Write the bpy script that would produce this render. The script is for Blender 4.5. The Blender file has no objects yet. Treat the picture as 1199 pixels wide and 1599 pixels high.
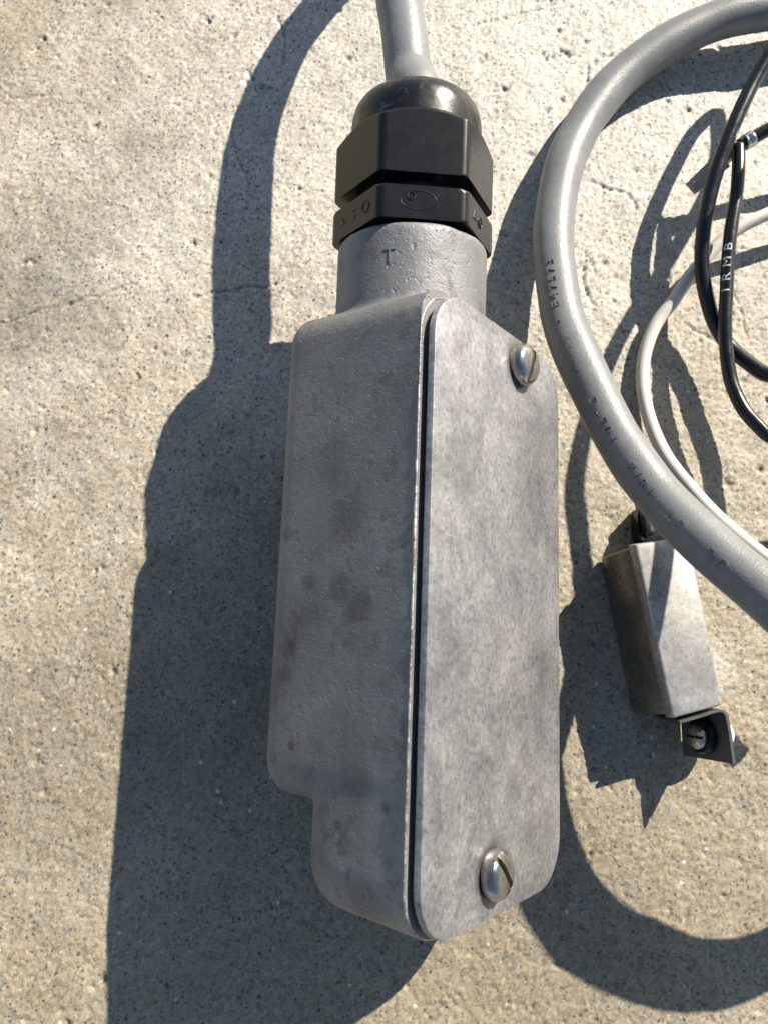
import bpy, bmesh, math, random
import numpy as np
from mathutils import Vector, Matrix

# ------------------------------------------------------------------ camera, light, exposure
MM = 0.001
scene = bpy.context.scene
COL = scene.collection

cam_data = bpy.data.cameras.new('camera')
cam = bpy.data.objects.new('camera', cam_data)
COL.objects.link(cam)
cam_data.sensor_fit = 'VERTICAL'
cam_data.sensor_height = 36.0
cam_data.sensor_width = 27.0
cam_data.lens = 36.0 * 1150.0 / 1599.0
cam_data.clip_start = 0.005
cam_data.clip_end = 20.0
cam.location = (0, 0, 0.160)
cam.rotation_euler = (math.radians(11.0), 0, 0)
cam_data.dof.use_dof = True
cam_data.dof.focus_distance = 0.132
cam_data.dof.aperture_fstop = 40.0
scene.camera = cam

SUN = Vector((-1.06, -1.11, -1.0)).normalized()
elev = math.asin(-SUN.z)
azim = math.atan2(-SUN.x, -SUN.y)
world = bpy.data.worlds.new('World')
scene.world = world
world.use_nodes = True
wn = world.node_tree.nodes
sky = wn.new('ShaderNodeTexSky')
sky.sky_type = 'NISHITA'
sky.sun_disc = False
sky.sun_elevation = elev
sky.sun_rotation = azim
sky.air_density = 1.2
sky.dust_density = 0.6
bg = wn['Background']
bg.inputs['Strength'].default_value = 0.055
world.node_tree.links.new(sky.outputs['Color'], bg.inputs['Color'])

sun_data = bpy.data.lights.new('sun', 'SUN')
sun_data.energy = 5.0
sun_data.angle = math.radians(0.5)
sun_data.color = (1.0, 0.91, 0.78)
sun = bpy.data.objects.new('sun', sun_data)
sun.rotation_euler = SUN.to_track_quat('-Z', 'Y').to_euler()
sun.location = (0.5, 0.6, 0.5)
COL.objects.link(sun)

vs = scene.view_settings
vs.view_transform = 'Standard'
vs.look = 'None'
vs.gamma = 1.0
vs.exposure = 1.06
vs.use_curve_mapping = False

rng = np.random.default_rng(11)
random.seed(5)

# ------------------------------------------------------------------ material helpers
class NT:
    def __init__(self, name):
        self.m = bpy.data.materials.new(name)
        self.m.use_nodes = True
        self.t = self.m.node_tree
        self.b = self.t.nodes['Principled BSDF']
        tc = self.t.nodes.new('ShaderNodeTexCoord')
        mp = self.t.nodes.new('ShaderNodeMapping')
        mp.inputs['Scale'].default_value = (1000, 1000, 1000)      # textures are laid out in millimetres
        self.t.links.new(tc.outputs['Object'], mp.inputs['Vector'])
        self.co = mp.outputs['Vector']
    def link(self, a, b): self.t.links.new(a, b)
    def noise(self, scale, detail=4, rough=0.55, dist=0.0, vec=None):
        n = self.t.nodes.new('ShaderNodeTexNoise')
        n.inputs['Scale'].default_value = scale
        n.inputs['Detail'].default_value = detail
        n.inputs['Roughness'].default_value = rough
        n.inputs['Distortion'].default_value = dist
        self.link(vec or self.co, n.inputs['Vector'])
        return n.outputs['Fac']
    def voro(self, scale, feature='F1', out='Distance', rand=1.0, vec=None):
        n = self.t.nodes.new('ShaderNodeTexVoronoi')
        n.feature = feature
        n.inputs['Scale'].default_value = scale
        n.inputs['Randomness'].default_value = rand
        self.link(vec or self.co, n.inputs['Vector'])
        return n.outputs[out]
    def ramp(self, fac, stops, interp='LINEAR'):
        n = self.t.nodes.new('ShaderNodeValToRGB')
        n.color_ramp.interpolation = interp
        el = n.color_ramp.elements
        while len(el) < len(stops): el.new(0.5)
        for e_, (p, c) in zip(el, stops):
            e_.position = p
            e_.color = (c, c, c, 1) if isinstance(c, (int, float)) else (*c, 1)
        self.link(fac, n.inputs['Fac'])
        return n.outputs['Color']
    def mix(self, fac, a, b, mode='MIX'):
        n = self.t.nodes.new('ShaderNodeMix')
        n.data_type = 'RGBA'; n.blend_type = mode
        for ix, v in ((0, fac), (6, a), (7, b)):
            sock = n.inputs[ix]
            if isinstance(v, (int, float)):
                sock.default_value = v if ix == 0 else (v, v, v, 1)
            elif isinstance(v, tuple): sock.default_value = (*v, 1)
            else: self.link(v, sock)
        return n.outputs[2]
    def math(self, op, a, b=0.0, clamp=False):
        n = self.t.nodes.new('ShaderNodeMath'); n.operation = op; n.use_clamp = clamp
        for i, v in enumerate((a, b)):
            if isinstance(v, (int, float)): n.inputs[i].default_value = v
            else: self.link(v, n.inputs[i])
        return n.outputs[0]
    def bump(self, height, strength, dist, prev=None):
        n = self.t.nodes.new('ShaderNodeBump')
        n.inputs['Strength'].default_value = strength
        n.inputs['Distance'].default_value = dist
        self.link(height, n.inputs['Height'])
        if prev is not None: self.link(prev, n.inputs['Normal'])
        return n.outputs['Normal']
    def set(self, **kw):
        for k, v in kw.items():
            s_ = self.b.inputs[{'color': 'Base Color', 'rough': 'Roughness', 'metal': 'Metallic', 'normal': 'Normal',
                                'spec': 'Specular IOR Level', 'coat': 'Coat Weight', 'coatr': 'Coat Roughness'}[k]]
            if isinstance(v, (int, float)): s_.default_value = v
            elif isinstance(v, tuple): s_.default_value = (*v, 1)
            else: self.link(v, s_)
        return self.m

def blob(k, x, y, r, soft=0.5, wob=0.5, z=0.0):
    """a patch with an uneven outline: 1 inside, 0 outside; centre and size in millimetres"""
    n = k.t.nodes.new('ShaderNodeTexNoise'); n.inputs['Scale'].default_value = 2.2 / r; n.inputs['Detail'].default_value = 4
    k.link(k.co, n.inputs['Vector'])
    m = k.t.nodes.new('ShaderNodeVectorMath'); m.operation = 'MULTIPLY_ADD'
    k.link(n.outputs['Color'], m.inputs[0]); m.inputs[1].default_value = (wob * 2 * r,) * 3; k.link(k.co, m.inputs[2])
    d = k.t.nodes.new('ShaderNodeVectorMath'); d.operation = 'DISTANCE'
    k.link(m.outputs[0], d.inputs[0]); d.inputs[1].default_value = (x + wob * r, y + wob * r, z + wob * r)
    return k.ramp(k.math('DIVIDE', d.outputs['Value'], 2.0 * r), [(0.5 * (1 - soft), 1.0), (0.5 * (1 + soft), 0.0)], 'EASE')

def concrete_mat():
    k = NT('concrete')
    mid = k.noise(0.055, 5, 0.62, 0.4)
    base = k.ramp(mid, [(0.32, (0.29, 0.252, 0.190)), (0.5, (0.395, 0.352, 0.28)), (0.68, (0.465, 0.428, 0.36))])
    # light falloff painted in: pale far end, tan near end; earthy stains, old grease
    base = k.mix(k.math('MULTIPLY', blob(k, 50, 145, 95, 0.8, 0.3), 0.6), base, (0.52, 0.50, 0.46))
    for x, y, r, f in ((-45, -70, 90, 0.7), (70, -62, 85, 0.7), (-95, 165, 26, 0.5), (85, 55, 45, 0.5)):  # first two tint the near end in place of light falloff; rest are stains
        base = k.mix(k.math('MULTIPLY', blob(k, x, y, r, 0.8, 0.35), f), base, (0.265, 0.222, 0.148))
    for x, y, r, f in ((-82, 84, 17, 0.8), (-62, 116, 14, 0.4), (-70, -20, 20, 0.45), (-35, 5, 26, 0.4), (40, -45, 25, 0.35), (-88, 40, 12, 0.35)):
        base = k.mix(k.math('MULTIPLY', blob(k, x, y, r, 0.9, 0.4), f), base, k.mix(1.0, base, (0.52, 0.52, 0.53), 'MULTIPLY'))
    for x, y, r, f in ((-60, 95, 12, 0.25), (68, -2, 5, 0.6)):  # pale stain; the one beside the box is its reflected sunlight painted on
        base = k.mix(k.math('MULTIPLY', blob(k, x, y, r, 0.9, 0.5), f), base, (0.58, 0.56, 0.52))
    # cement paste between sand grains of different stones
    warp = k.t.nodes.new('ShaderNodeTexNoise'); warp.inputs['Scale'].default_value = 1.9; warp.inputs['Detail'].default_value = 3
    k.link(k.co, warp.inputs['Vector'])
    wv = k.t.nodes.new('ShaderNodeVectorMath'); wv.operation = 'MULTIPLY_ADD'
    k.link(warp.outputs['Color'], wv.inputs[0]); wv.inputs[1].default_value = (0.6, 0.6, 0.6); k.link(k.co, wv.inputs[2])
    gcol = k.voro(1.35, 'F1', 'Color', 1.0, wv.outputs[0])
    sep = k.t.nodes.new('ShaderNodeSeparateColor'); k.link(gcol, sep.inputs[0])
    grain = k.ramp(sep.outputs[0], [(0.0, 0.35), (0.14, 0.62), (0.3, 0.90), (0.7, 1.05), (0.9, 1.25), (1.0, 1.5)])
    c = k.mix(0.5, base, grain, 'MULTIPLY')
    tint = k.ramp(sep.outputs[1], [(0.0, (0.82, 0.92, 1.06)), (0.4, (1, 1, 1)), (0.8, (1, 1, 1)), (1.0, (1.14, 0.98, 0.80))])
    c = k.mix(0.6, c, tint, 'MULTIPLY')
    fine = k.noise(2.2, 3, 0.7)
    c = k.mix(0.9, c, k.ramp(fine, [(0.30, 0.22), (0.38, 0.76), (0.5, 1.0), (0.70, 1.27)]), 'MULTIPLY')
    # small dark basalt grains of uneven outline
    for sc_, keep, rad in ((0.50, 0.80, 0.22), (0.95, 0.70, 0.32), (0.26, 0.93, 0.14)):
        n = k.t.nodes.new('ShaderNodeTexVoronoi'); n.inputs['Scale'].default_value = sc_
        wob = k.t.nodes.new('ShaderNodeTexNoise'); wob.inputs['Scale'].default_value = 2.2; wob.inputs['Detail'].default_value = 4
        k.link(k.co, wob.inputs['Vector'])
        add = k.t.nodes.new('ShaderNodeVectorMath'); add.operation = 'MULTIPLY_ADD'
        k.link(wob.outputs['Color'], add.inputs[0]); add.inputs[1].default_value = (0.7, 0.7, 0.7); k.link(k.co, add.inputs[2])
        k.link(add.outputs[0], n.inputs['Vector'])
        s2 = k.t.nodes.new('ShaderNodeSeparateColor'); k.link(n.outputs['Color'], s2.inputs[0])
        pick = k.math('GREATER_THAN', s2.outputs[0], keep)
        near = k.ramp(n.outputs['Distance'], [(rad * 0.5, 1.0), (rad * 1.1, 0.0)])
        c = k.mix(k.math('MULTIPLY', pick, near), c, k.mix(s2.outputs[1], (0.045, 0.045, 0.05), (0.14, 0.12, 0.10)))
    # pale quartz flecks
    n = k.t.nodes.new('ShaderNodeTexVoronoi'); n.inputs['Scale'].default_value = 0.4
    k.link(wv.outputs[0], n.inputs['Vector'])
    s2 = k.t.nodes.new('ShaderNodeSeparateColor'); k.link(n.outputs['Color'], s2.inputs[0])
    c = k.mix(k.math('MULTIPLY', k.math('GREATER_THAN', s2.outputs[2], 0.975), k.ramp(n.outputs['Distance'], [(0.10, 0.8), (0.20, 0.0)])), c, (0.66, 0.62, 0.55))
    nb = k.bump(k.noise(2.0, 4, 0.7), 0.5, 0.00024)
    nb = k.bump(k.noise(4.5, 2, 0.6), 0.5, 0.0001, nb)
    return k.set(color=c, rough=0.58, spec=0.5, normal=nb)

def cast_mat():
    k = NT('cast_aluminium')
    a = k.noise(0.055, 5, 0.6, 0.3)
    c = k.ramp(a, [(0.28, (0.150, 0.152, 0.157)), (0.5, (0.205, 0.207, 0.212)), (0.72, (0.26, 0.262, 0.266))])
    st = k.noise(0.13, 6, 0.70, 0.5)
    c = k.mix(k.ramp(st, [(0.55, 0.0), (0.70, 0.8)]), c, (0.105, 0.098, 0.090))
    # brown crust that has settled in the skin of the casting
    br = k.noise(0.05, 2, 0.5)
    bd = k.math('MULTIPLY', k.ramp(br, [(0.50, 0.0), (0.62, 1.0)]), k.ramp(k.noise(0.75, 4, 0.7), [(0.55, 0.0), (0.62, 0.6)]))
    c = k.mix(bd, c, (0.135, 0.105, 0.075))
    sp = k.noise(1.1, 3, 0.6)
    c = k.mix(k.ramp(sp, [(0.68, 0.0), (0.74, 0.8)]), c, (0.07, 0.06, 0.05))
    c = k.mix(k.ramp(k.noise(1.6, 2, 0.6), [(0.70, 0.0), (0.76, 0.6)]), c, (0.45, 0.45, 0.44))
    for y, z, r, f_ in ((-2, -13, 2.6, 0.7), (1, -17, 2.0, 0.6), (-9, -28, 1.9, 0.8), (-13, -28.5, 1.6, 0.8), (-27, -12, 3, 0.5), (12, -16, 3.5, 0.45), (-44, -10, 4, 0.5), (2, -24, 1.5, 0.6), (-40, -20, 3, 0.4), (22, -20, 4, 0.4), (-24, -26, 0.8, 0.95), (-30, -6, 0.9, 0.95), (-34, -15, 0.7, 0.9)):
        c = k.mix(k.math('MULTIPLY', blob(k, -21.5, y, r, 0.55, 0.6, z), f_ * 0.8), c, k.mix(1.0, c, (0.36, 0.35, 0.34), 'MULTIPLY'))
    nb = k.bump(k.noise(0.7, 3, 0.55), 0.30, 0.00035)
    nb = k.bump(k.noise(2.8, 3, 0.65), 0.42, 0.00011, nb)
    nb = k.bump(k.ramp(k.noise(0.9, 2, 0.5), [(0.30, 0.0), (0.38, 1.0)]), 0.5, 0.0002, nb)
    return k.set(color=c, rough=k.ramp(st, [(0.3, 0.50), (0.7, 0.66)]), metal=0.35, spec=0.4, normal=nb)

def plate_mat(name, lo, hi, rough, metal, bumpy=0.16, used=False, mott=0.4):
    k = NT(name)
    mp = k.t.nodes.new('ShaderNodeMapping'); mp.inputs['Scale'].default_value = (1.0, 0.9, 1.0)
    k.link(k.co, mp.inputs['Vector'])
    vec = mp.outputs['Vector']
    a = k.noise(0.085, 6, 0.68, 0.7, vec)
    f = k.noise(1.15, 5, 0.74, 0.4, vec)
    c = k.ramp(a, [(0.33, lo), (0.64, hi)])
    c = k.mix(0.9, c, k.ramp(f, [(0.34, 0.52), (0.46, 0.90), (0.56, 1.10), (0.68, 1.45)]), 'MULTIPLY')
    c = k.mix(mott, c, k.ramp(k.noise(0.34, 4, 0.66, 0.8, vec), [(0.34, 0.66), (0.5, 1.0), (0.66, 1.30)]), 'MULTIPLY')
    w = k.noise(0.04, 4, 0.6)
    c = k.mix(k.ramp(w, [(0.50, 0.0), (0.64, 0.4)]), c, k.mix(1.0, c, (0.95, 0.89, 0.82), 'MULTIPLY'))
    blot = k.noise(0.06, 5, 0.65, 1.0, vec)
    c = k.mix(k.ramp(blot, [(0.57, 0.0), (0.68, 0.55)]), c, k.mix(1.0, c, (0.62, 0.63, 0.66), 'MULTIPLY'))
    sp = k.noise(0.55, 5, 0.75)
    c = k.mix(k.ramp(sp, [(0.67, 0.0), (0.75, 0.6)]), c, (0.17, 0.14, 0.11))
    wh = k.noise(1.3, 3, 0.7)
    c = k.mix(k.ramp(wh, [(0.66, 0.0), (0.74, 0.6)]), c, k.mix(1.0, c, (1.7, 1.7, 1.7), 'MULTIPLY'))
    if used:
        for ang, thr in ((-0.9, 0.725), (2.2, 0.73)):        # handling scratches
            r_ = k.t.nodes.new('ShaderNodeMapping'); r_.inputs['Rotation'].default_value = (0, 0, ang); r_.inputs['Scale'].default_value = (0.055, 1.7, 1)
            k.link(k.co, r_.inputs['Vector'])
            sc = k.ramp(k.noise(1.0, 2, 0.5, 0.0, r_.outputs['Vector']), [(thr, 0.0), (thr + 0.03, 0.35)])
            c = k.mix(sc, c, (0.56, 0.555, 0.55))
        for x, y in ((5.2, 42.9), (-2.9, -41.3)):                                           # grime round the screw seats
            c = k.mix(k.math('MULTIPLY', blob(k, x, y, 4.6, 0.25, 0.2), 0.75), c, (0.075, 0.065, 0.055))
        for x, y, r, f_ in ((15, 32, 9, 0.45), (11, 18, 6, 0.4), (16, -12, 6, 0.45), (-16, -30, 4, 0.35), (4, -30, 2.4, 0.5), (-14, 20, 5, 0.25)):
            c = k.mix(k.math('MULTIPLY', blob(k, x, y, r, 0.9, 0.5), f_), c, k.mix(1.0, c, (0.50, 0.50, 0.52), 'MULTIPLY'))
    nb = k.bump(f, bumpy, 0.0002)
    nb = k.bump(k.noise(3.0, 3, 0.6), 0.22, 0.00006, nb)
    return k.set(color=c, rough=k.ramp(f, [(0.3, rough + 0.12), (0.7, rough - 0.06)]), metal=metal, normal=nb)

def simple_mat(name, col, rough, metal=0.0, var=0.15, bscale=1.5, bstr=0.2, bdist=0.0001, spec=0.5, wear=None, wlo=0.60, rv=0.075):
    k = NT(name)
    a = k.noise(0.25, 5, 0.62)
    c = k.ramp(a, [(0.3, tuple(x * (1 - var) for x in col)), (0.7, tuple(min(1, x * (1 + var)) for x in col))])
    if wear:
        wn_ = k.noise(0.6, 5, 0.7, 0.5)
        c = k.mix(k.ramp(wn_, [(wlo, 0.0), (wlo + 0.10, 0.8)]), c, wear)
    nb = k.bump(k.noise(bscale, 3, 0.6), bstr, bdist)
    return k.set(color=c, rough=k.ramp(k.noise(0.4, 4, 0.6), [(0.3, max(0.05, rough - rv)), (0.7, rough + rv)]), metal=metal, normal=nb, spec=spec)

M = {
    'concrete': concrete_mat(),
    'cast': cast_mat(),
    'plate': plate_mat('dull_zinc_plate', (0.185, 0.187, 0.196), (0.335, 0.336, 0.346), 0.40, 0.55, 0.16, True),
    'can': plate_mat('tinned_sheet', (0.20, 0.195, 0.188), (0.31, 0.302, 0.29), 0.33, 0.85, 0.04, False, 0.2),
    'lid': plate_mat('dull_tinned_lid', (0.36, 0.355, 0.345), (0.54, 0.53, 0.51), 0.40, 0.55, 0.06, False, 0.25),
    'tab': simple_mat('dark_sheet_steel', (0.16, 0.16, 0.165), 0.45, 0.8),
    'gasket': simple_mat('black_gasket', (0.020, 0.022, 0.028), 0.7),
    'screw': simple_mat('zinc_screw', (0.40, 0.39, 0.375), 0.24, 0.97, 0.25, 1.0, 0.35, 0.00012, wear=(0.26, 0.21, 0.16), wlo=0.56),
    'slot': simple_mat('dirty_slot', (0.16, 0.14, 0.12), 0.6, 0.5),
    'nylon': simple_mat('black_nylon', (0.006, 0.0062, 0.0075), 0.27, 0.0, 0.2, 2.6, 0.16, 0.00005, spec=0.36, rv=0.02, wear=(0.03, 0.029, 0.027), wlo=0.70),
    'nylon_gloss': simple_mat('glossy_black_nylon', (0.007, 0.007, 0.008), 0.29, 0.0, 0.3, 1.1, 0.28, 0.00010, wear=(0.06, 0.055, 0.045), wlo=0.56),
    'jacket': simple_mat('grey_cable_jacket', (0.165, 0.173, 0.180), 0.42, 0.0, 0.10, 2.2, 0.7, 0.00011, spec=0.45, wear=(0.24, 0.225, 0.19), wlo=0.57),
    'white': simple_mat('ivory_wire_insulation', (0.58, 0.54, 0.485), 0.42, 0.0, 0.06),
    'black': simple_mat('black_wire_insulation', (0.007, 0.008, 0.010), 0.27, 0.0, 0.2),
    'ink': simple_mat('white_ink', (0.62, 0.62, 0.60), 0.5),
    'brass': simple_mat('tinned_terminal', (0.42, 0.36, 0.29), 0.45, 0.45),
    'cap': simple_mat('pale_nylon_cap', (0.62, 0.60, 0.55), 0.5, 0.0, 0.1),
    'bare': simple_mat('bright_worn_edge', (0.50, 0.49, 0.48), 0.42, 0.6, 0.35, 1.0, 0.6, 0.0002, wear=(0.16, 0.15, 0.14), wlo=0.44),
    'grit': simple_mat('dark_grit', (0.06, 0.05, 0.04), 0.8, 0.0, 0.4),
    'ferrule': simple_mat('bare_ferrule', (0.62, 0.61, 0.58), 0.25, 1.0),
}

# ------------------------------------------------------------------ mesh helpers (all coordinates in millimetres)
def link(name, me, mat, parent=None, mw=None, smooth=True, sharp=35):
    me.materials.clear(); me.materials.append(M[mat])
    if smooth:
        me.polygons.foreach_set('use_smooth', [True] * len(me.polygons))
        if sharp: me.set_sharp_from_angle(angle=math.radians(sharp))
    o = bpy.data.objects.new(name, me)
    COL.objects.link(o)
    if parent is not None: o.parent = parent
    if mw is not None: o.matrix_local = mw
    return o

def mesh_from(verts, faces, name='mesh'):
    me = bpy.data.meshes.new(name)
    me.from_pydata([tuple(float(c) * MM for c in v) for v in verts], [], faces)
    me.validate(); me.update()
    return me

def bm_mesh(bm, name='mesh'):
    bmesh.ops.recalc_face_normals(bm, faces=bm.faces[:])
    for v in bm.verts: v.co *= MM
    me = bpy.data.meshes.new(name); bm.to_mesh(me); bm.free()
    return me

def tag(o, label=None, cat=None, group=None, kind=None):
    if label: o['label'] = label
    if cat: o['category'] = cat
    if group: o['group'] = group
    if kind: o['kind'] = kind
    return o

def empty(name, mw):
    o = bpy.data.objects.new(name, None)
    o.empty_display_size = 0.01
    COL.objects.link(o); o.matrix_world = mw
    return o

def rrect(hx, hy, r, n=8):
    pts = []
    for cx, cy, a0 in ((hx - r, hy - r, 0), (-hx + r, hy - r, 90), (-hx + r, -hy + r, 180), (hx - r, -hy + r, 270)):
        for i in range(n + 1):
            a = math.radians(a0 + 90 * i / n)
            pts.append((cx + r * math.cos(a), cy + r * math.sin(a)))
    return pts

def loft(sections):
    """closed rings of equal length, capped at both ends"""
    n = len(sections[0]); V = [p for s_ in sections for p in s_]; F = []
    for k in range(len(sections) - 1):
        for i in range(n):
            j = (i + 1) % n
            F.append((k * n + i, k * n + j, (k + 1) * n + j, (k + 1) * n + i))
    F.append(tuple(range(n))[::-1]); F.append(tuple((len(sections) - 1) * n + i for i in range(n)))
    return V, F

def plate(hx, hy, r, z0, z1, bev=0.35, cx=0, cy=0):
    S = []
    for z, ins in ((z0, bev), (z0 + bev, 0), (z1 - bev, 0), (z1 - bev * 0.3, bev * 0.3), (z1, bev)):
        S.append([(x + cx, y + cy, z) for x, y in rrect(hx - ins, hy - ins, r - ins)])
    return mesh_from(*loft(S))

def box_bm(corners_bottom, corners_top, bev, seg=2):
    bm = bmesh.new()
    v = [bm.verts.new(c) for c in list(corners_bottom) + list(corners_top)]
    for f in ((3, 2, 1, 0), (4, 5, 6, 7), (0, 1, 5, 4), (1, 2, 6, 5), (2, 3, 7, 6), (3, 0, 4, 7)):
        bm.faces.new([v[i] for i in f])
    bmesh.ops.recalc_face_normals(bm, faces=bm.faces[:])
    bmesh.ops.bevel(bm, geom=bm.edges[:], offset=bev, segments=seg, profile=0.5, affect='EDGES')
    return bm

def catmull(P, step=0.6):
    P = np.array(P, float)
    d = np.linalg.norm(np.diff(P, axis=0), axis=1) ** 0.5
    t = np.r_[0, np.cumsum(d)]
    # natural-ish cubic through points: tangents by finite differences on centripetal parameters
    m = np.zeros_like(P)
    m[1:-1] = ((P[2:] - P[1:-1]) / (t[2:] - t[1:-1])[:, None] * (t[1:-1] - t[:-2])[:, None] + (P[1:-1] - P[:-2]) / (t[1:-1] - t[:-2])[:, None] * (t[2:] - t[1:-1])[:, None]) / (t[2:] - t[:-2])[:, None]
    m[0] = (P[1] - P[0]) / (t[1] - t[0]); m[-1] = (P[-1] - P[-2]) / (t[-1] - t[-2])
    out = []
    for i in range(len(P) - 1):
        L = np.linalg.norm(P[i + 1] - P[i]); k = max(2, int(L / step)); h = t[i + 1] - t[i]
        for u in np.linspace(0, 1, k, endpoint=False):
            u2, u3 = u * u, u ** 3
            out.append((2 * u3 - 3 * u2 + 1) * P[i] + (u3 - 2 * u2 + u) * h * m[i] + (-2 * u3 + 3 * u2) * P[i + 1] + (u3 - u2) * h * m[i + 1])
    out.append(P[-1])
    C = np.array(out)
    for _ in range(6): C[1:-1] = 0.25 * C[:-2] + 0.5 * C[1:-1] + 0.25 * C[2:]
    return C

def frames(C):
    T = np.gradient(C, axis=0); T /= np.linalg.norm(T, axis=1)[:, None]
    N = np.zeros_like(C); n = np.array([0.3, 0.2, 1.0])
    for i in range(len(C)):
        n = n - T[i] * (n @ T[i]); n /= np.linalg.norm(n); N[i] = n
    return T, N, np.cross(T, N)

def tube(C, r, n=20, wob=0.0, seed=1):
    T, N, B = frames(C); rr = np.random.default_rng(seed)
    k = len(C)
    R = np.full(k, r)
    if wob:
        x = rr.normal(size=k); ker = np.hanning(25); x = np.convolve(x, ker / ker.sum(), 'same')[:k] if k > 25 else x * 0.3; R = R * (1 + wob * x)
    A = np.linspace(0, 2 * np.pi, n, endpoint=False)
    V = (C[:, None, :] + R[:, None, None] * (np.cos(A)[None, :, None] * N[:, None, :] + np.sin(A)[None, :, None] * B[:, None, :])).reshape(-1, 3)
    F = [(i * n + j, i * n + (j + 1) % n, (i + 1) * n + (j + 1) % n, (i + 1) * n + j) for i in range(k - 1) for j in range(n)]
    F.append(tuple(range(n))[::-1]); F.append(tuple((k - 1) * n + j for j in range(n)))
    return mesh_from(V, F)

def revolve(profile, n=48, axis='Z'):
    """profile: (r, h) list; rings round the axis, closed at the ends"""
    S = []
    for r, h in profile:
        ring = []
        for i in range(n):
            a = 2 * math.pi * i / n
            x, y = r * math.cos(a), r * math.sin(a)
            ring.append((x, y, h) if axis == 'Z' else ((x, h, -y) if axis == 'Y' else (h, x, y)))
        S.append(ring)
    return S

def text_mesh(s, size, depth, res=3, space=1.0):
    cu = bpy.data.curves.new('lettering', 'FONT')
    cu.body = s; cu.size = size * 1.38; cu.extrude = depth; cu.align_x = 'CENTER'; cu.align_y = 'CENTER'
    cu.resolution_u = res; cu.space_character = space
    o = bpy.data.objects.new('lettering', cu); COL.objects.link(o)
    dg = bpy.context.evaluated_depsgraph_get()
    me = bpy.data.meshes.new_from_object(o.evaluated_get(dg))
    bm = bmesh.new(); bm.from_mesh(me)
    bmesh.ops.triangulate(bm, faces=bm.faces[:])
    for _ in range(2):
        bmesh.ops.subdivide_edges(bm, edges=[ed for ed in bm.edges if ed.calc_length() > size * 0.22], cuts=1)
        bmesh.ops.triangulate(bm, faces=bm.faces[:])
    bm.verts.index_update()
    V = np.array([v.co[:] for v in bm.verts]); F = [tuple(v.index for v in f.verts) for f in bm.faces]
    bm.free()
    bpy.data.objects.remove(o); bpy.data.meshes.remove(me)
    return V, F

def wrap_text(C, r, s_mid, string, size, depth, off_ang=0.0, xscale=1.0, space=1.0):
    """lettering wrapped on a tube, read against the direction of the path"""
    T, N, B = frames(C)
    seg = np.r_[0, np.cumsum(np.linalg.norm(np.diff(C, axis=0), axis=1))]
    Vo, Fo = [], []
    V, F = text_mesh(string, size, depth, 3, space)
    base = 0
    for v in V:
        s_ = s_mid - v[0] * xscale
        c = np.array([np.interp(s_, seg, C[:, k]) for k in range(3)])
        t = -np.array([np.interp(s_, seg, T[:, k]) for k in range(3)]); t /= np.linalg.norm(t)
        view = np.array([0, 0, 160.0]) - c
        nrm = view - t * (view @ t); nrm /= np.linalg.norm(nrm)
        up = np.cross(nrm, t)
        a = off_ang + v[1] / r
        d = math.cos(a) * nrm + math.sin(a) * up
        Vo.append(c + d * (r + v[2]))
    return np.array(Vo), F

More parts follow.
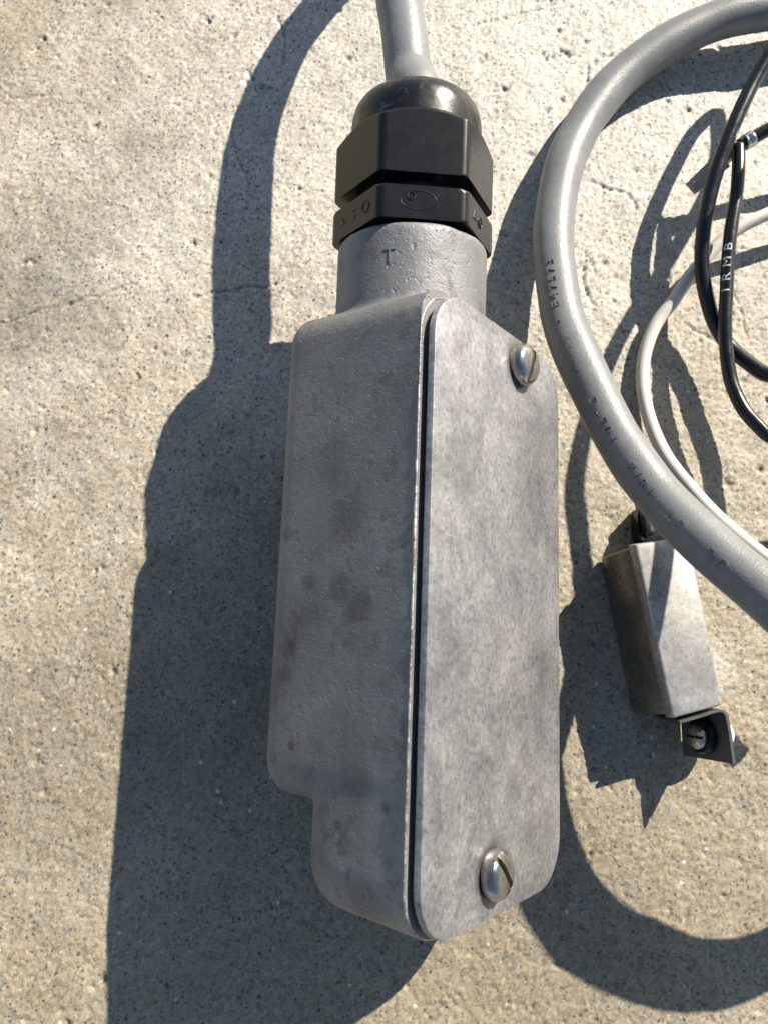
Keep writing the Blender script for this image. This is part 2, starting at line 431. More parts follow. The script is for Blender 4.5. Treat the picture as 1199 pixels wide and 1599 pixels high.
# ------------------------------------------------------------------ the concrete slab
def make_ground():
    step = 0.36
    xs = np.arange(-135, 135.01, step); ys = np.arange(-110, 205.01, step)
    nx, ny = len(xs), len(ys)
    fx = np.fft.fftfreq(nx, step)[None, :]; fy = np.fft.rfftfreq(ny, step)[:, None]
    fx2 = np.fft.fftfreq(ny, step)[:, None]; fy2 = np.fft.rfftfreq(nx, step)[None, :]
    fr = np.hypot(fx2, fy2)
    def band(wl, width=0.6):
        w = np.fft.rfft2(rng.normal(size=(ny, nx)))
        lf = np.log(np.maximum(fr, 1e-6) * wl)
        g = np.fft.irfft2(w * np.exp(-(lf / width) ** 2), s=(ny, nx))
        return g / g.std()
    z = 0.032 * band(1.1) + 0.032 * band(2.0) + 0.03 * band(4.5) + 0.06 * band(12) + 0.18 * band(60, 0.5)
    g = band(1.7, 0.4); z -= 0.07 * np.clip(g - 1.1, 0, 2)           # sand-grain sockets
    X, Y = np.meshgrid(xs, ys)
    def dip(x, y, r, d, ex=1.0, an=0.0):
        w = int(3 * r * max(ex, 1) / step) + 2
        i = int((y - ys[0]) / step); j = int((x - xs[0]) / step)
        i0, i1, j0, j1 = max(0, i - w), min(ny, i + w), max(0, j - w), min(nx, j + w)
        if i0 >= i1 or j0 >= j1: return
        dx, dy = X[i0:i1, j0:j1] - x, Y[i0:i1, j0:j1] - y
        u = (dx * math.cos(an) + dy * math.sin(an)) / ex; v = -dx * math.sin(an) + dy * math.cos(an)
        q = (u * u + v * v) / (r * r)
        q *= 1 + 0.25 * np.sin(3 * np.arctan2(v, u) + x)
        z[i0:i1, j0:j1] -= d * np.exp(-q ** 1.6)
    for _ in range(1500):
        r = 0.26 + 0.5 * rng.random() ** 5
        dip(rng.uniform(-134, 134), rng.uniform(-109, 204), r, 0.25 + 0.8 * r * rng.random(), 1 + 0.8 * rng.random(), rng.uniform(0, 3.1))
    # larger spalls and bug holes seen in the photo
    for x, y, r, d, ex, an in ((-32.6, 142, 1.5, 1.3, 1.4, 0.9), (-30.0, 139.0, 1.2, 1.2, 1.3, 2.2), (-44.5, 159, 1.0, 1.2, 1, 0), (-85, 92, 1.4, 0.7, 1.5, 0.4),
                               (45, 149, 1.1, 1.0, 1.8, 2.1), (54.5, 131.5, 1.0, 1.3, 1.3, 2.4), (47.8, 117, 1.3, 0.5, 1.8, 0.4), (48.5, 91, 1.6, 0.6, 1.8, 1.5),
                               (-62.5, 18, 0.8, 1.1, 1.4, 0.3), (-46, 96.5, 0.8, 1.0, 1.7, 0.1), (40.3, 148.3, 1.1, 0.9, 1.6, 1.9), (75, 132.5, 0.9, 0.9, 1.8, 1.9)):
        for _ in range(7):
            q = rng.normal(0, 0.55 * r, 2)
            dip(x + q[0] * ex, y + q[1], r * rng.uniform(0.25, 0.5), d * rng.uniform(0.2, 0.7), rng.uniform(1, 1.8), rng.uniform(0, 3.1))
    # hairline cracks
    def crack(pts, w, d):
        P_ = [np.array(pts[0], float)]
        for a, b in zip(pts[:-1], pts[1:]):
            a, b = np.array(a, float), np.array(b, float); L = np.linalg.norm(b - a); n = max(2, int(L / 0.3)); pr = np.array([-(b - a)[1], (b - a)[0]]) / L
            wob = np.cumsum(rng.normal(0, 0.13, n)); wob -= np.linspace(0, wob[-1], n)
            for q in range(1, n): P_.append(a + (b - a) * q / n + pr * wob[q])
        for q in P_: dip(q[0], q[1], w * rng.uniform(0.8, 1.5), 1.4 * d * rng.uniform(0.2, 1.2))
    crack([(-99, 141), (-93, 136.5), (-80, 137)], 0.22, 0.2)
    crack([(-93, 136.5), (-94, 131)], 0.26, 0.15)
    crack([(-27, 160), (-25, 152), (-25.5, 145)], 0.34, 0.3)
    crack([(-37, 131), (-36, 120), (-33, 112), (-34, 105)], 0.30, 0.25)
    crack([(-45, 83), (-33, 85.5), (-25, 86)], 0.32, 0.3)
    crack([(-100, 78), (-88, 76), (-70, 82), (-58, 86)], 0.26, 0.2)
    crack([(60, 150), (52, 146), (50, 136), (48, 128)], 0.3, 0.25)
    crack([(50, 113), (58, 110), (61, 105)], 0.3, 0.22)
    crack([(48, 95), (47, 86), (49, 80)], 0.3, 0.25)
    crack([(70, 76), (76, 72), (79, 70)], 0.28, 0.2)
    crack([(20, 157), (32, 160), (40, 162)], 0.26, 0.2)
    crack([(72, 90), (82, 84), (84, 73)], 0.26, 0.2)
    z -= z.max() * 0.35
    bw = np.minimum(np.minimum(X - xs[0], xs[-1] - X), np.minimum(Y - ys[0], ys[-1] - Y))
    fade = np.clip(bw / 12, 0, 1); z = z * fade + (-0.15) * (1 - fade)
    V = np.stack([X, Y, z], -1).reshape(-1, 3)
    idx = np.arange(nx * ny).reshape(ny, nx)
    F = np.stack([idx[:-1, :-1], idx[:-1, 1:], idx[1:, 1:], idx[1:, :-1]], -1).reshape(-1, 4)
    # apron carried outwards by eight quads from the corners of the fine patch
    x0, x1, y0, y1 = xs[0], xs[-1], ys[0], ys[-1]; B_ = 1500.0
    apron = [(-B_, -B_), (x0, -B_), (x1, -B_), (B_, -B_), (-B_, y0), (B_, y0), (-B_, y1), (B_, y1), (-B_, B_), (x0, B_), (x1, B_), (B_, B_)]
    k = len(V); V = np.vstack([V, [(a, b, -0.15) for a, b in apron]])
    c00, c10, c01, c11 = idx[0, 0], idx[0, -1], idx[-1, 0], idx[-1, -1]
    A = lambda i: k + i
    F2 = [(A(0), A(1), c00, A(4)), (A(1), A(2), c10, c00), (A(2), A(3), A(5), c10), (A(4), c00, c01, A(6)), (c10, A(5), A(7), c11), (A(6), c01, A(9), A(8)), (c01, c11, A(10), A(9)), (c11, A(7), A(11), A(10))]
    F = np.vstack([F, F2])
    me = bpy.data.meshes.new('concrete_ground')
    me.vertices.add(len(V)); me.vertices.foreach_set('co', (V * MM).astype(np.float32).ravel())
    me.loops.add(F.size); me.loops.foreach_set('vertex_index', F.astype(np.int32).ravel())
    me.polygons.add(len(F)); me.polygons.foreach_set('loop_start', np.arange(0, F.size, 4, dtype=np.int32))
    me.update(calc_edges=True)
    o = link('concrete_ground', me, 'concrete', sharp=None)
    tag(o, kind='structure')
    return o
make_ground()

# ------------------------------------------------------------------ conduit body: local X across the cover, Y along the run, Z out of the cover
O = Vector((19.684, 8.565, 37.502))
e_ = Vector((0.6141, -0.0062, -0.7892)); a_ = Vector((0.0369, 0.9991, 0.0209)); n_ = Vector((0.7884, -0.0419, 0.6138))
a_ = a_.normalized(); e_ = (e_ - a_ * e_.dot(a_)).normalized(); n_ = e_.cross(a_)
R3 = Matrix((e_, a_, n_)).transposed()
FR = Matrix.Translation(O * MM) @ R3.to_4x4()
base = Matrix.Translation(Vector((10 * MM, 8.5 * MM, 0)))
conduit = empty('conduit_body', base)
tag(conduit, 'large grey cast metal conduit body with screwed-on cover plate and black cable gland', 'conduit fitting')
LOC = base.inverted() @ FR
HX, HZ, HR = -4.9, -17.4, 13.8            # hub axis and radius in the local frame
PIV = Vector((HX, 44.0, HZ))              # the hub is bored at a slight angle to the trough
PIT = Matrix.Translation(PIV * MM) @ Matrix.Rotation(math.radians(6.2), 4, Vector((0, 1, 0)).cross(Vector((-0.802, 0, 0.598)))) @ Matrix.Translation(-PIV * MM)
def pit(p): return (PIT @ (Vector(p) * MM)) / MM

def make_housing():
    V, F = [], []
    def add(vf):
        b = len(V); V.extend(vf[0]); F.extend(tuple(i + b for i in f) for f in vf[1])
    def trough(y0, y1, rim, depth_l, depth_r, r_back, hx_top, hx_bot, rc, top_out=0.0):
        S = []
        cy, hy = (y0 + y1) / 2, (y1 - y0) / 2
        prof = [(0.0, 0.0), (0.5, 0.0)]
        for i in range(9):
            a = math.pi / 2 * i / 8
            prof.append((1.0, (a,)))
        rows = [(rim, 0.0)]
        zs = [rim - (rim + depth_l - r_back) * q for q in (0, 0.5, 1.0)]
        rows = [(z_, 0.0) for z_ in zs]
        for i in range(1, 10):
            a = math.pi / 2 * i / 9
            rows.append((zs[-1] - r_back * math.sin(a), r_back * (1 - math.cos(a))))
        for z_, ins in rows:
            f = (rim - z_) / (rim + depth_l)
            hx = hx_top + (hx_bot - hx_top) * f - ins
            ring = []
            for x, y in rrect(max(hx, 1), max(hy - 0.3 * f - ins * 0.7, 1), max(0.6, min(rc - ins * 0.6, hx * 0.9))):
                extra = (depth_r - depth_l) * f * f * max(0.0, min(1.0, (x + 6) / 22.0))
                ring.append((x, y + cy + (top_out * f if y > 0 else 0.0), z_ - extra))
            S.append(ring)
        add(loft(S))
    trough(-48.3, 48.2, 2.0, 24.4, 24.4, 6.5, 22.5, 21.0, 8.0)
    trough(-32.9, 48.4, 2.0, 34.6, 37.4, 4.6, 22.6, 20.8, 6.0, 3.4)
    # hub
    prof = [(HR, 30), (HR, 47), (HR, 56), (HR, 63.9), (HR - 0.25, 64.5)]
    S = [[tuple(pit((p[0] + HX, p[1], p[2] + HZ))) for p in ring] for ring in revolve(prof, 64, 'Y')]
    add(loft(S))
    me = mesh_from(V, F)
    tmp = bpy.data.objects.new('tmp', me); COL.objects.link(tmp)
    m1 = tmp.modifiers.new('r', 'REMESH'); m1.mode = 'VOXEL'; m1.voxel_size = 0.5 * MM
    m2 = tmp.modifiers.new('s', 'SMOOTH'); m2.factor = 0.5; m2.iterations = 11
    dg = bpy.context.evaluated_depsgraph_get()
    out = bpy.data.meshes.new_from_object(tmp.evaluated_get(dg))
    bpy.data.objects.remove(tmp)
    bm = bmesh.new(); bm.from_mesh(out); bpy.data.meshes.remove(out)
    g = bm.verts[:] + bm.edges[:] + bm.faces[:]
    # the machined rim
    r = bmesh.ops.bisect_plane(bm, geom=g, plane_co=(0, 0, -2.3 * MM), plane_no=(0, 0, 1), clear_outer=False)
    kill = [v for v in bm.verts if v.co.z > -2.29 * MM and v.co.y < 51.0 * MM]
    bmesh.ops.delete(bm, geom=kill, context='VERTS')
    edges = [ed for ed in bm.edges if ed.is_boundary]
    bmesh.ops.contextual_create(bm, geom=edges)
    me = bpy.data.meshes.new('housing'); bm.to_mesh(me); bm.free()
    return link('housing', me, 'cast', conduit, LOC, sharp=50)
housing = make_housing()

# worn bright lip along the machined rim
lip = []
ring = rrect(22.25, 48.0, 8.0, 10)
C = np.array([(x, y, -2.4) for x, y in ring] + [(ring[0][0], ring[0][1], -2.4)])
C = np.concatenate([np.linspace(C[i], C[i + 1], max(2, int(np.linalg.norm(C[i + 1] - C[i]) / 0.7)), endpoint=False) for i in range(len(C) - 1)])
C[:, :2] += np.random.default_rng(3).normal(0, 0.025, (len(C), 2))
link('rim_lip', tube(np.vstack([C, C[:1]]), 0.19, 8, 0.6, 4), 'bare', housing, Matrix(), sharp=None)

link('gasket', plate(21.3, 47.3, 7.6, -2.6, -1.45, 0.15, 1.35, 0), 'gasket', conduit, LOC)
cover = link('cover_plate', plate(21.75, 47.9, 8.2, -1.5, 0.0, 0.4), 'plate', conduit, LOC, sharp=28)

def pan_screw(name, parent, mw, r=3.3, h=2.1, slot_ang=0.0, slot_w=0.85, mat='screw'):
    """slotted pan head: domed head cut by a straight slot"""
    n = 56
    prof = [(r * 0.93, -0.15), (r, 0.25), (r * 0.985, h * 0.42), (r * 0.90, h * 0.70), (r * 0.72, h * 0.90), (r * 0.45, h * 0.985), (r * 0.18, h)]
    bm = bmesh.new()
    V, F = loft(revolve(prof, n, 'Z'))
    vs_ = [bm.verts.new(v) for v in V]
    for f in F: bm.faces.new([vs_[i] for i in f])
    for s_ in (-1, 1):
        bmesh.ops.bisect_plane(bm, geom=bm.verts[:] + bm.edges[:] + bm.faces[:], plane_co=(0, s_ * slot_w / 2, 0), plane_no=(0, 1, 0))
    zb = h - 0.85
    bmesh.ops.bisect_plane(bm, geom=bm.verts[:] + bm.edges[:] + bm.faces[:], plane_co=(0, 0, zb), plane_no=(0, 0, 1))
    kill = [f for f in bm.faces if f.calc_center_median().z > zb and abs(f.calc_center_median().y) < slot_w / 2 - 1e-4]
    bmesh.ops.delete(bm, geom=kill, context='FACES')
    bmesh.ops.rotate(bm, verts=bm.verts[:], cent=(0, 0, 0), matrix=Matrix.Rotation(slot_ang, 3, 'Z'))
    o = link(name, bm_mesh(bm), mat, parent, mw, sharp=40)
    # slot floor and walls
    L = r * 0.97
    bm = bmesh.new()
    w = slot_w / 2
    pts = [(-L, -w, zb - 0.3), (L, -w, zb - 0.3), (L, w, zb - 0.3), (-L, w, zb - 0.3)]
    pt2 = [(x, y, zb + 0.02) for x, y, z in pts]
    vv = [bm.verts.new(q) for q in pts + pt2]
    for f in ((3, 2, 1, 0), (4, 5, 6, 7), (0, 1, 5, 4), (1, 2, 6, 5), (2, 3, 7, 6), (3, 0, 4, 7)): bm.faces.new([vv[i] for i in f])
    for s_ in (-1, 1):
        q = [bm.verts.new(p_) for p_ in ((-L * 0.90, s_ * w * 0.99, zb), (L * 0.90, s_ * w * 0.99, zb), (L * 0.62, s_ * w * 0.99, h * 0.90), (0, s_ * w * 0.99, h * 0.985), (-L * 0.62, s_ * w * 0.99, h * 0.90))]
        bm.faces.new(q)
    bmesh.ops.rotate(bm, verts=bm.verts[:], cent=(0, 0, 0), matrix=Matrix.Rotation(slot_ang, 3, 'Z'))
    # floor and walls belong to the head's own mesh
    me2 = bm_mesh(bm)
    b2 = bmesh.new(); b2.from_mesh(o.data); nb = len(b2.faces); b2.from_mesh(me2)
    b2.faces.ensure_lookup_table()
    for f in b2.faces[nb:]: f.material_index = 1
    b2.to_mesh(o.data); b2.free(); o.data.materials.append(M['slot'])
    return o

for (x, y, tilt, ang) in ((5.2, 42.9, (0.05, -0.03), 1.30), (-2.9, -41.3, (-0.04, 0.05), 2.25)):
    mw = Matrix.Translation(Vector((x, y, 0.15)) * MM) @ Matrix.Rotation(tilt[0], 4, 'X') @ Matrix.Rotation(tilt[1], 4, 'Y')
    pan_screw('screw', cover, mw, 3.85, 2.6, ang, 0.95)

# black nylon gland -------------------------------------------------
PHI0 = math.atan2(0.59752, -0.80186) + math.radians(-6.6)     # direction of the facet turned to the camera, angle in local XZ
def hexr(phi, ap):
    q = (phi - PHI0 + math.pi / 6) % (math.pi / 3) - math.pi / 6
    return ap / math.cos(q)
def hex_nut(t0, t1, ap, top_lim, bot_lim, nphi=180, nt=26):
    """hexagon of across-flats 2*ap, trimmed by the turned chamfers given as (t, r) tables"""
    tt = np.linspace(t0, t1, nt); S = []
    lim_t, lim_r = zip(*top_lim); lb_t, lb_r = zip(*bot_lim)
    rows = [(t0, True)] + [(t, False) for t in tt] + [(t1, True)]
    for t, capc in rows:
        ring = []
        for i in range(nphi):
            phi = PHI0 + 2 * math.pi * i / nphi + math.pi / 6
            r = hexr(phi, ap)
            # soft corners
            r = min(r, ap * 1.138)
            r = min(r, np.interp(t, lim_t, lim_r), np.interp(t, lb_t, lb_r))
            if capc: r -= 0.25
            ring.append((HX + r * math.cos(phi), t + (0.0 if not capc else 0.0), HZ + r * math.sin(phi)))
        S.append(ring)
    return mesh_from(*loft(S))

gland = link('cable_gland', mesh_from(*loft([[(p[0] + HX, p[1], p[2] + HZ) for p in ring] for ring in revolve([(10.5, 63), (10.9, 65), (10.9, 86), (9.0, 88)], 48, 'Y')])), 'nylon', conduit, LOC @ PIT)
nut2 = link('lock_nut', hex_nut(65.0, 70.8, 13.1, [(68.9, 16), (70.8, 14.6)], [(65.0, 14.7), (66.0, 16)]), 'nylon', gland, Matrix(), sharp=24)
nut1 = link('compression_nut', hex_nut(73.2, 86.6, 13.0, [(82.6, 16), (83.1, 14.9), (84.4, 12.95), (84.75, 12.4), (86.6, 11.6)], [(73.2, 14.7), (74.1, 16)], nt=90), 'nylon', gland, Matrix(), sharp=24)
dome = [(12.2, 83.8), (12.2, 86.0), (12.2, 87.6), (12.1, 88.9), (11.75, 90.3), (11.0, 91.5), (9.8, 92.4), (8.3, 92.8), (6.4, 92.9), (5.5, 92.5), (5.0, 91.5)]
link('sealing_dome', mesh_from(*loft([[(p[0] + HX, p[1], p[2] + HZ) for p in ring] for ring in revolve(dome, 72, 'Y')])), 'nylon_gloss', gland, Matrix(), sharp=60)

def on_facet(k, u, t, out):
    """point on facet k of a nut, u along the facet, t along the axis, out above the face"""
    ph = PHI0 + k * math.pi / 3
    d = Vector((math.cos(ph), 0, math.sin(ph))); s_ = Vector((-math.sin(ph), 0, math.cos(ph)))
    return d, s_, Vector((HX, t, HZ)) + d * out + s_ * u

def facet_mark(k, u, t, V, F, name, mat='nylon_gloss', ap=13.1, flip=1):
    d, s_, c = on_facet(k, u, t, ap)
    pts = [c - s_ * (v[0] * flip) + Vector((0, 1, 0)) * v[1] + d * v[2] for v in V]
    link(name, mesh_from(pts, F), mat, nut2, Matrix(), sharp=30)

def ring_vf(rx, ry, w, h, n=28):
    S = []
    for i in range(n):
        a = 2 * math.pi * i / n
        ca, sa = math.cos(a), math.sin(a)
        S.append([(rx * ca, ry * sa, -0.05), ((rx - w / 2) * ca, (ry - w / 2) * sa, h), ((rx - w) * ca, (ry - w) * sa, -0.05)])
    V = [p for s2 in S for p in s2]; F = []
    for i in range(n):
        j = (i + 1) % n
        F += [(3 * i, 3 * j, 3 * j + 1, 3 * i + 1), (3 * i + 1, 3 * j + 1, 3 * j + 2, 3 * i + 2)]
    return V, F
facet_mark(0, 0.8, 68.2, *ring_vf(3.3, 1.9, 0.45, 0.07), 'moulded_oval', 'nylon')
V, F = ring_vf(0.75, 0.75, 0.2, 0.22, 14); facet_mark(0, 2.0, 68.9, V, F, 'moulding_gate', 'slot')
# three moulded approval marks on the facet to the left, and their echo on the right one
for k, us in ((1, (-3.8, 0.0, 3.8)), (-1, (0.5, 3.6))):
    V, F = ring_vf(1.15, 1.15, 0.28, 0.16, 20); facet_mark(k, us[0], 68.0, V, F, 'approval_mark')
    V, F = text_mesh('S' if k == 1 else 'R', 1.7, 0.10); facet_mark(k, us[1] if k == 1 else us[0], 68.0, V, F, 'approval_mark', flip=1)
    tri = [(-1.2, -0.9, -0.05), (1.2, -0.9, -0.05), (0, 1.2, -0.05), (-0.7, -0.55, 0.16), (0.7, -0.55, 0.16), (0, 0.75, 0.16)]
    facet_mark(k, us[-1], 68.0, tri, [(0, 1, 4, 3), (1, 2, 5, 4), (2, 0, 3, 5), (3, 4, 5)], 'approval_mark')

# raised cast mark on the hub
V, F = text_mesh('T', 2.6, 0.07)
ph0 = math.atan2(0.59752, -0.80186) + math.radians(16)
pts = []
for v in V:
    ph = ph0 - v[0] / HR
    pts.append(tuple(pit((HX + (HR + 0.08 + v[2]) * math.cos(ph), 58.4 + v[1], HZ + (HR + 0.08 + v[2]) * math.sin(ph)))))
link('cast_mark', mesh_from(pts, F), 'cast', housing, Matrix(), sharp=30)

# ------------------------------------------------------------------ grey cable from the gland, round the loop
CR = 4.6
def axis_pt(t): return tuple((FR @ PIT @ (Vector((HX, t, HZ)) * MM)) / MM)
cable_pts = [axis_pt(89.0), axis_pt(95.5), (4.9, 110.5, 35.0), (4.4, 116.0, 34.9), (3.8, 122.5, 34.7), (2.9, 129.6, 34.3), (2.7, 145.5, 34.0), (3.6, 161.1, 34.0), (6.0, 174.2, 33.0), (11, 187.8, 32.0), (21, 203, 30.0),
             (45, 226, 26), (85, 238, 21), (125, 230, 16), (148, 206, 12), (146, 178, 9.5), (124, 160, 8.6),
             (106, 155.2, 8.2), (93.1, 153.6, 8.0), (82.2, 151.6, 7.5), (71.3, 147.1, 6.5), (62.3, 141.4, 5.6), (55.3, 135.2, 5.0), (49.3, 127.3, 5.0), (45.6, 120.7, 5.2), (42.5, 113.6, 6.0), (39.6, 102.3, 7.2), (38.0, 91.2, 8.8),
             (38.0, 80.2, 10.5), (38.6, 70.9, 12.0), (40.2, 63.7, 13.4), (42.6, 55.5, 15.0), (47.2, 41.8, 18.0), (52.4, 30.9, 21.2), (57.2, 22.5, 25.5), (61.8, 15.6, 29.5), (65.2, 10.8, 32.6), (70.2, 3.6, 36.2), (76.0, -3.2, 38.8),
             (83.0, -8.6, 40.4), (92.0, -12.4, 41.2), (106, -14.8, 42.5), (122, -11.0, 43.0), (142, 6, 40), (152, 36, 34)]
CC = catmull(cable_pts, 0.6)
cable = link('grey_cable', tube(CC, CR, 40, 0.05, 8), 'jacket', sharp=None)
tag(cable, 'thick grey rubber cable leaving the black gland and looping round on the right', 'cable')
seg = np.r_[0, np.cumsum(np.linalg.norm(np.diff(CC, axis=0), axis=1))]
def s_near(p, C=CC, sg=seg, lo=200):
    d = np.linalg.norm(C - np.array(p), axis=1); d[sg < lo] = 1e9
    return sg[int(np.argmin(d))]
VV, FF = [], []
for txt, p, sz in (('E47573', (38.0, 77.5, 11), 1.75), ('-', (39.0, 68.3, 12.5), 1.7), ('VW-1', (41.2, 60.2, 14), 1.75), ('105°C', (45.9, 45.6, 17.2), 1.8), ('18/2', (51.4, 32.8, 20.7), 1.9), ('ST', (57.0, 24.2, 23.8), 1.9), ('UL', (62.6, 16.4, 27.1), 1.9)):
    V, F = wrap_text(CC, CR, s_near(p), txt, sz * 1.1, 0.16, 0.16, 1.12, 1.45)
    b = len(VV); VV.extend(V); FF.extend(tuple(i + b for i in f) for f in F)
link('embossed_lettering', mesh_from(VV, FF), 'jacket', cable, sharp=30)

# ------------------------------------------------------------------ thin wires
WC = catmull([(118, 108, 10), (102, 104.5, 9.3), (87.6, 98.9, 8.0), (80.9, 95.8, 7.0), (76.8, 92.7, 6.2), (69.5, 84.6, 4.5), (65.8, 79.1, 3.5), (62.5, 75.0, 2.6), (59.4, 67.5, 2.0), (58.4, 59.8, 2.0), (59.2, 52.0, 2.4), (61.5, 43.1, 4.0), (65.1, 35.9, 6.0), (69.5, 28.2, 9.0), (75.2, 20.4, 13.0), (84, 11, 18), (98, 4, 22)], 0.5)
w = link('white_wire', tube(WC, 1.5, 20, 0.03, 2), 'white', sharp=None)
tag(w, 'thin ivory white insulated wire curving beside the inner edge of the grey cable', 'wire')
AC = catmull([(75, 20, 38), (78, 28, 38), (81.3, 40, 38), (83.6, 52, 38), (84, 60, 38), (83.5, 69, 38), (83.1, 79.5, 38.0), (85.9, 92.8, 38.0), (91.8, 108.1, 38.0), (98, 119.5, 38.0), (107, 134, 36), (112, 148, 30), (106, 155, 22), (95, 146, 17.6), (86.9, 133.1, 16.0), (83.4, 127.0, 15.0), (78.6, 117.1, 14.0), (74.8, 107.4, 12.5), (72.6, 99.4, 11.0), (71.3, 91.8, 9.8), (71.2, 84.8, 8.4), (72.3, 77.8, 7.2), (73.9, 72.6, 6.4), (76.5, 67.3, 6.6), (79.6, 62.7, 8.2), (82.7, 59.1, 10), (89.0, 57.8, 15), (96.5, 60.5, 22), (104.5, 65, 29.5), (112.5, 70, 37)], 0.5)
w = link('black_wire', tube(AC, 1.6, 20, 0.04, 3), 'black', sharp=None)
tag(w, 'plain black insulated wire without lettering, leftmost of the two black strands', 'wire', 'black wires')
BC = catmull([(80.2, 113.3, 12.0), (79.6, 107.7, 12.3), (78.7, 101.2, 12), (76.9, 92.8, 11.6), (75.8, 85.3, 11.0), (75.1, 77.9, 10.4), (74.3, 70.3, 10.0), (74.3, 63.1, 9.6), (74.9, 57.4, 9.4), (76.6, 51.4, 10), (78.7, 47.6, 11), (80.7, 44.6, 12), (86, 43.2, 13.8), (93, 44, 17.5), (101, 46.5, 22), (113, 52, 26)], 0.5)
w = link('black_wire', tube(BC, 1.42, 20, 0.04, 4), 'black', sharp=None)
tag(w, 'black insulated wire printed 1RMB in white, starting at the small crimp terminal', 'wire', 'black wires')
sB = np.r_[0, np.cumsum(np.linalg.norm(np.diff(BC, axis=0), axis=1))]
V, F = wrap_text(BC, 1.42, s_near((75.6, 83.0, 11), BC, sB, 0), '1RMB', 1.75, 0.07, 0.1, 1.35, 1.75)
link('printed_lettering', mesh_from(V, F), 'ink', w, sharp=30)

# crimp terminal: flat blade, rolled barrel, bare ferrule and the black lead to the right
t0 = Vector((71.8, 107.4, 4.6)); t1 = Vector((80.6, 113.6, 11.6)); t2 = Vector((87.5, 117.0, 13.2))
ct = empty('crimp_terminal', Matrix.Translation(Vector((77.0, 111.0, 0)) * MM))
tag(ct, 'small tinned crimp terminal on a black lead beside the two black wires', 'terminal')
inv = Matrix.Translation(Vector((-77.0, -111.0, 0)) * MM)
def seg_box(p, q, hw, hh, bev=0.2, up=Vector((0, 0, 1)), taper=1.0):
    t = (q - p).normalized(); s_ = t.cross(up).normalized(); u = s_.cross(t)
    bot = [p - s_ * hw * taper - u * hh, q - s_ * hw - u * hh, q + s_ * hw - u * hh, p + s_ * hw * taper - u * hh]
    top = [v + u * 2 * hh for v in bot]
    return box_bm(bot, top, bev)
tl = (t1 - t0)
link('blade', bm_mesh(seg_box(t0, t0 + tl * 0.70, 2.2, 0.3, 0.12, taper=0.75)), 'brass', ct, inv)
link('barrel', tube(np.array([t0 + tl * f for f in np.linspace(0.5, 1.0, 12)]), 1.5, 14, 0.15, 5), 'brass', ct, inv, sharp=None)
link('wing', bm_mesh(seg_box(t0 + tl * 0.02, t0 + tl * 0.13, 1.5, 0.55, 0.12)), 'brass', ct, inv)
link('ferrule', tube(np.array([t1 + (t2 - t1) * f for f in np.linspace(0.16, 0.42, 8)]), 1.75, 16, 0.08, 6), 'ferrule', ct, inv, sharp=None)
link('lead', tube(catmull([t1 + (t2 - t1) * 0.0, t1 + (t2 - t1) * 0.35, t2, (98, 121, 14), (118, 124, 13)], 0.6), 1.5, 16), 'black', ct, inv, sharp=None)

# ------------------------------------------------------------------ small metal box with end tabs
bx = empty('metal_box', Matrix.Translation(Vector((56.5, 6.0, 0)) * MM))
tag(bx, 'small rectangular sheet metal box with bent end tabs and screws, lying under the grey cable', 'box')
ib = Matrix.Translation(Vector((-56.5, -6.0, 0)) * MM)
bot = [(47.0, 20.9, 0.25), (51.9, -12.0, 0.25), (65.6, -9.0, 0.25), (61.6, 23.5, 0.25)]
top = [(50.4, 21.8, 10.7), (55.6, -11.7, 10.7), (65.5, -9.1, 10.7), (61.5, 23.4, 10.7)]
link('can', bm_mesh(box_bm(bot, top, 0.7, 3)), 'can', bx, ib, sharp=35)
bot = [(50.0, 22.3, 9.9), (55.2, -12.2, 9.9), (66.0, -9.5, 9.9), (62.0, 23.9, 9.9)]
top = [(50.6, 22.0, 12.8), (55.7, -12.05, 12.8), (65.6, -9.5, 12.8), (61.5, 23.6, 12.8)]
lid = link('lid', bm_mesh(box_bm(bot, top, 0.55, 3)), 'lid', bx, ib, sharp=35)

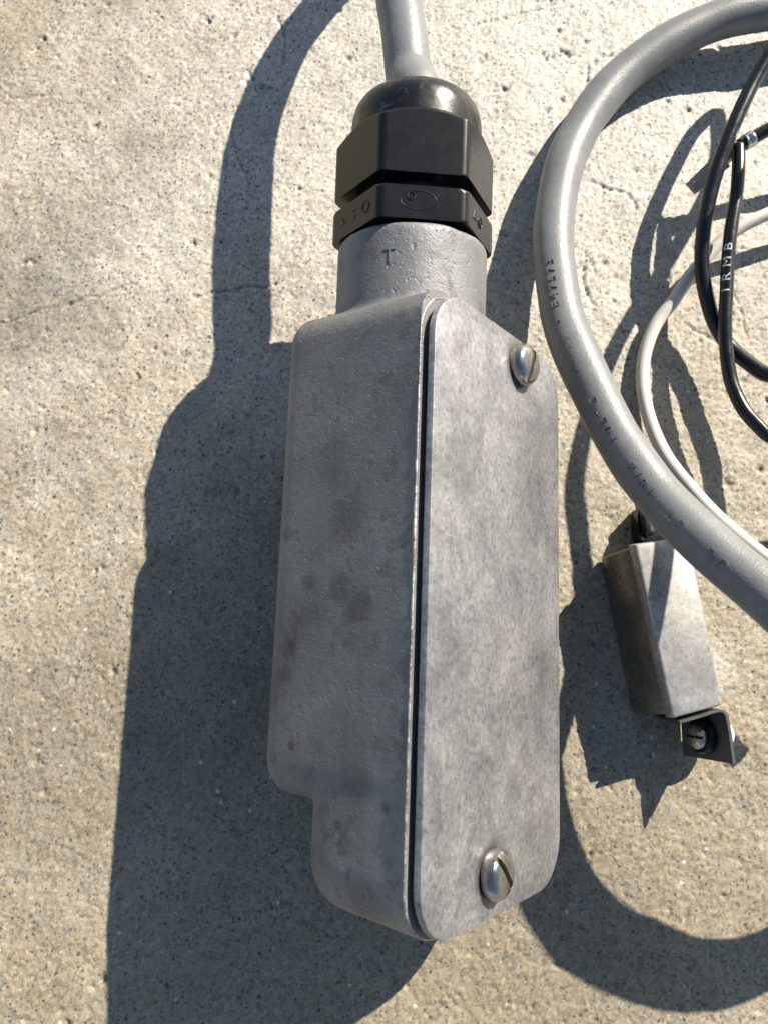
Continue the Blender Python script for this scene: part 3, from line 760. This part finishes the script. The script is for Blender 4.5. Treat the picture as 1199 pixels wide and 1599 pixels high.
def strip_mesh(path, z0, z1s, th, lean=None):
    """bent sheet standing on edge: path of xy points, top height at each point"""
    P_ = np.array(path, float); n = len(P_)
    T = np.gradient(P_, axis=0); T /= np.linalg.norm(T, axis=1)[:, None]
    Nn = np.stack([-T[:, 1], T[:, 0]], -1)
    V = []
    for i in range(n):
        for sgn, zz in ((0.5, z0), (0.5, z1s[i]), (-0.5, z1s[i]), (-0.5, z0)):
            q = P_[i] + Nn[i] * th * sgn + (np.array([lean[i], 0]) if lean is not None and zz == z0 else 0); V.append((q[0], q[1], zz))
    F = [(4 * i + j, 4 * i + (j + 1) % 4, 4 * (i + 1) + (j + 1) % 4, 4 * (i + 1) + j) for i in range(n - 1) for j in range(4)]
    F += [(0, 1, 2, 3), tuple(4 * (n - 1) + j for j in (3, 2, 1, 0))]
    return mesh_from(V, F)
path = [(57.0, -12.7), (58.8, -12.2), (61.0, -11.6), (63.5, -10.8), (64.8, -10.5), (65.7, -10.7), (66.2, -11.4), (66.4, -12.6), (66.6, -15), (66.75, -18), (66.85, -20.4)]
tab1 = link('mounting_tab', strip_mesh(path, 0.2, [12.7] * len(path), 0.55, [0, 0, 0, -0.6, -1.6, -2.6, -3.4, -3.9, -4.2, -4.4, -4.5]), 'tab', bx, ib, sharp=40)
I4 = Matrix.Translation(Vector((0, 0, 0)))
def axis_to(pos, d):
    return Matrix.Translation(Vector(pos) * MM) @ Vector(d).to_track_quat('Z', 'Y').to_matrix().to_4x4()
link('washer', mesh_from(*loft(revolve([(3.3, 0), (3.6, 0.3), (3.6, 1.0), (3.2, 1.5), (2.2, 1.6)], 32, 'Z'))), 'nylon', tab1, axis_to((64.2, -15.8, 6.4), (-0.94, 0.0, 0.35)))
pan_screw('screw', tab1, axis_to((62.8, -15.8, 6.9), (-0.94, 0.0, 0.35)), 2.6, 1.9, 1.5, 0.55)
link('cap_nut', mesh_from(*loft(revolve([(2.9, 0), (3.0, 0.5), (3.0, 3.0), (2.6, 4.4), (1.6, 5.2), (0.5, 5.4)], 28, 'Z'))), 'cap', tab1, axis_to((64.9, -15.6, 6.2), (0.94, 0, -0.35)))
path = [(61.2, 24.5), (58.5, 24.2), (56.8, 24.0), (55.6, 24.0), (54.9, 24.4), (54.6, 25.2), (54.6, 27), (54.7, 29), (54.8, 31)]
tab2 = link('mounting_tab', strip_mesh(path, 0.2, [5.0] * 5 + [4.6] * 4, 0.6), 'nylon', bx, ib, sharp=40)
link('washer', mesh_from(*loft(revolve([(2.9, 0), (3.1, 0.3), (3.1, 1.0), (2.6, 1.4)], 32, 'Z'))), 'nylon', tab2, axis_to((55.2, 27.6, 3.2), (1, 0.02, 0.25)))
pan_screw('screw', tab2, axis_to((56.5, 27.6, 3.4), (1, 0.02, 0.25)), 2.4, 1.8, 0.4, mat='tab')
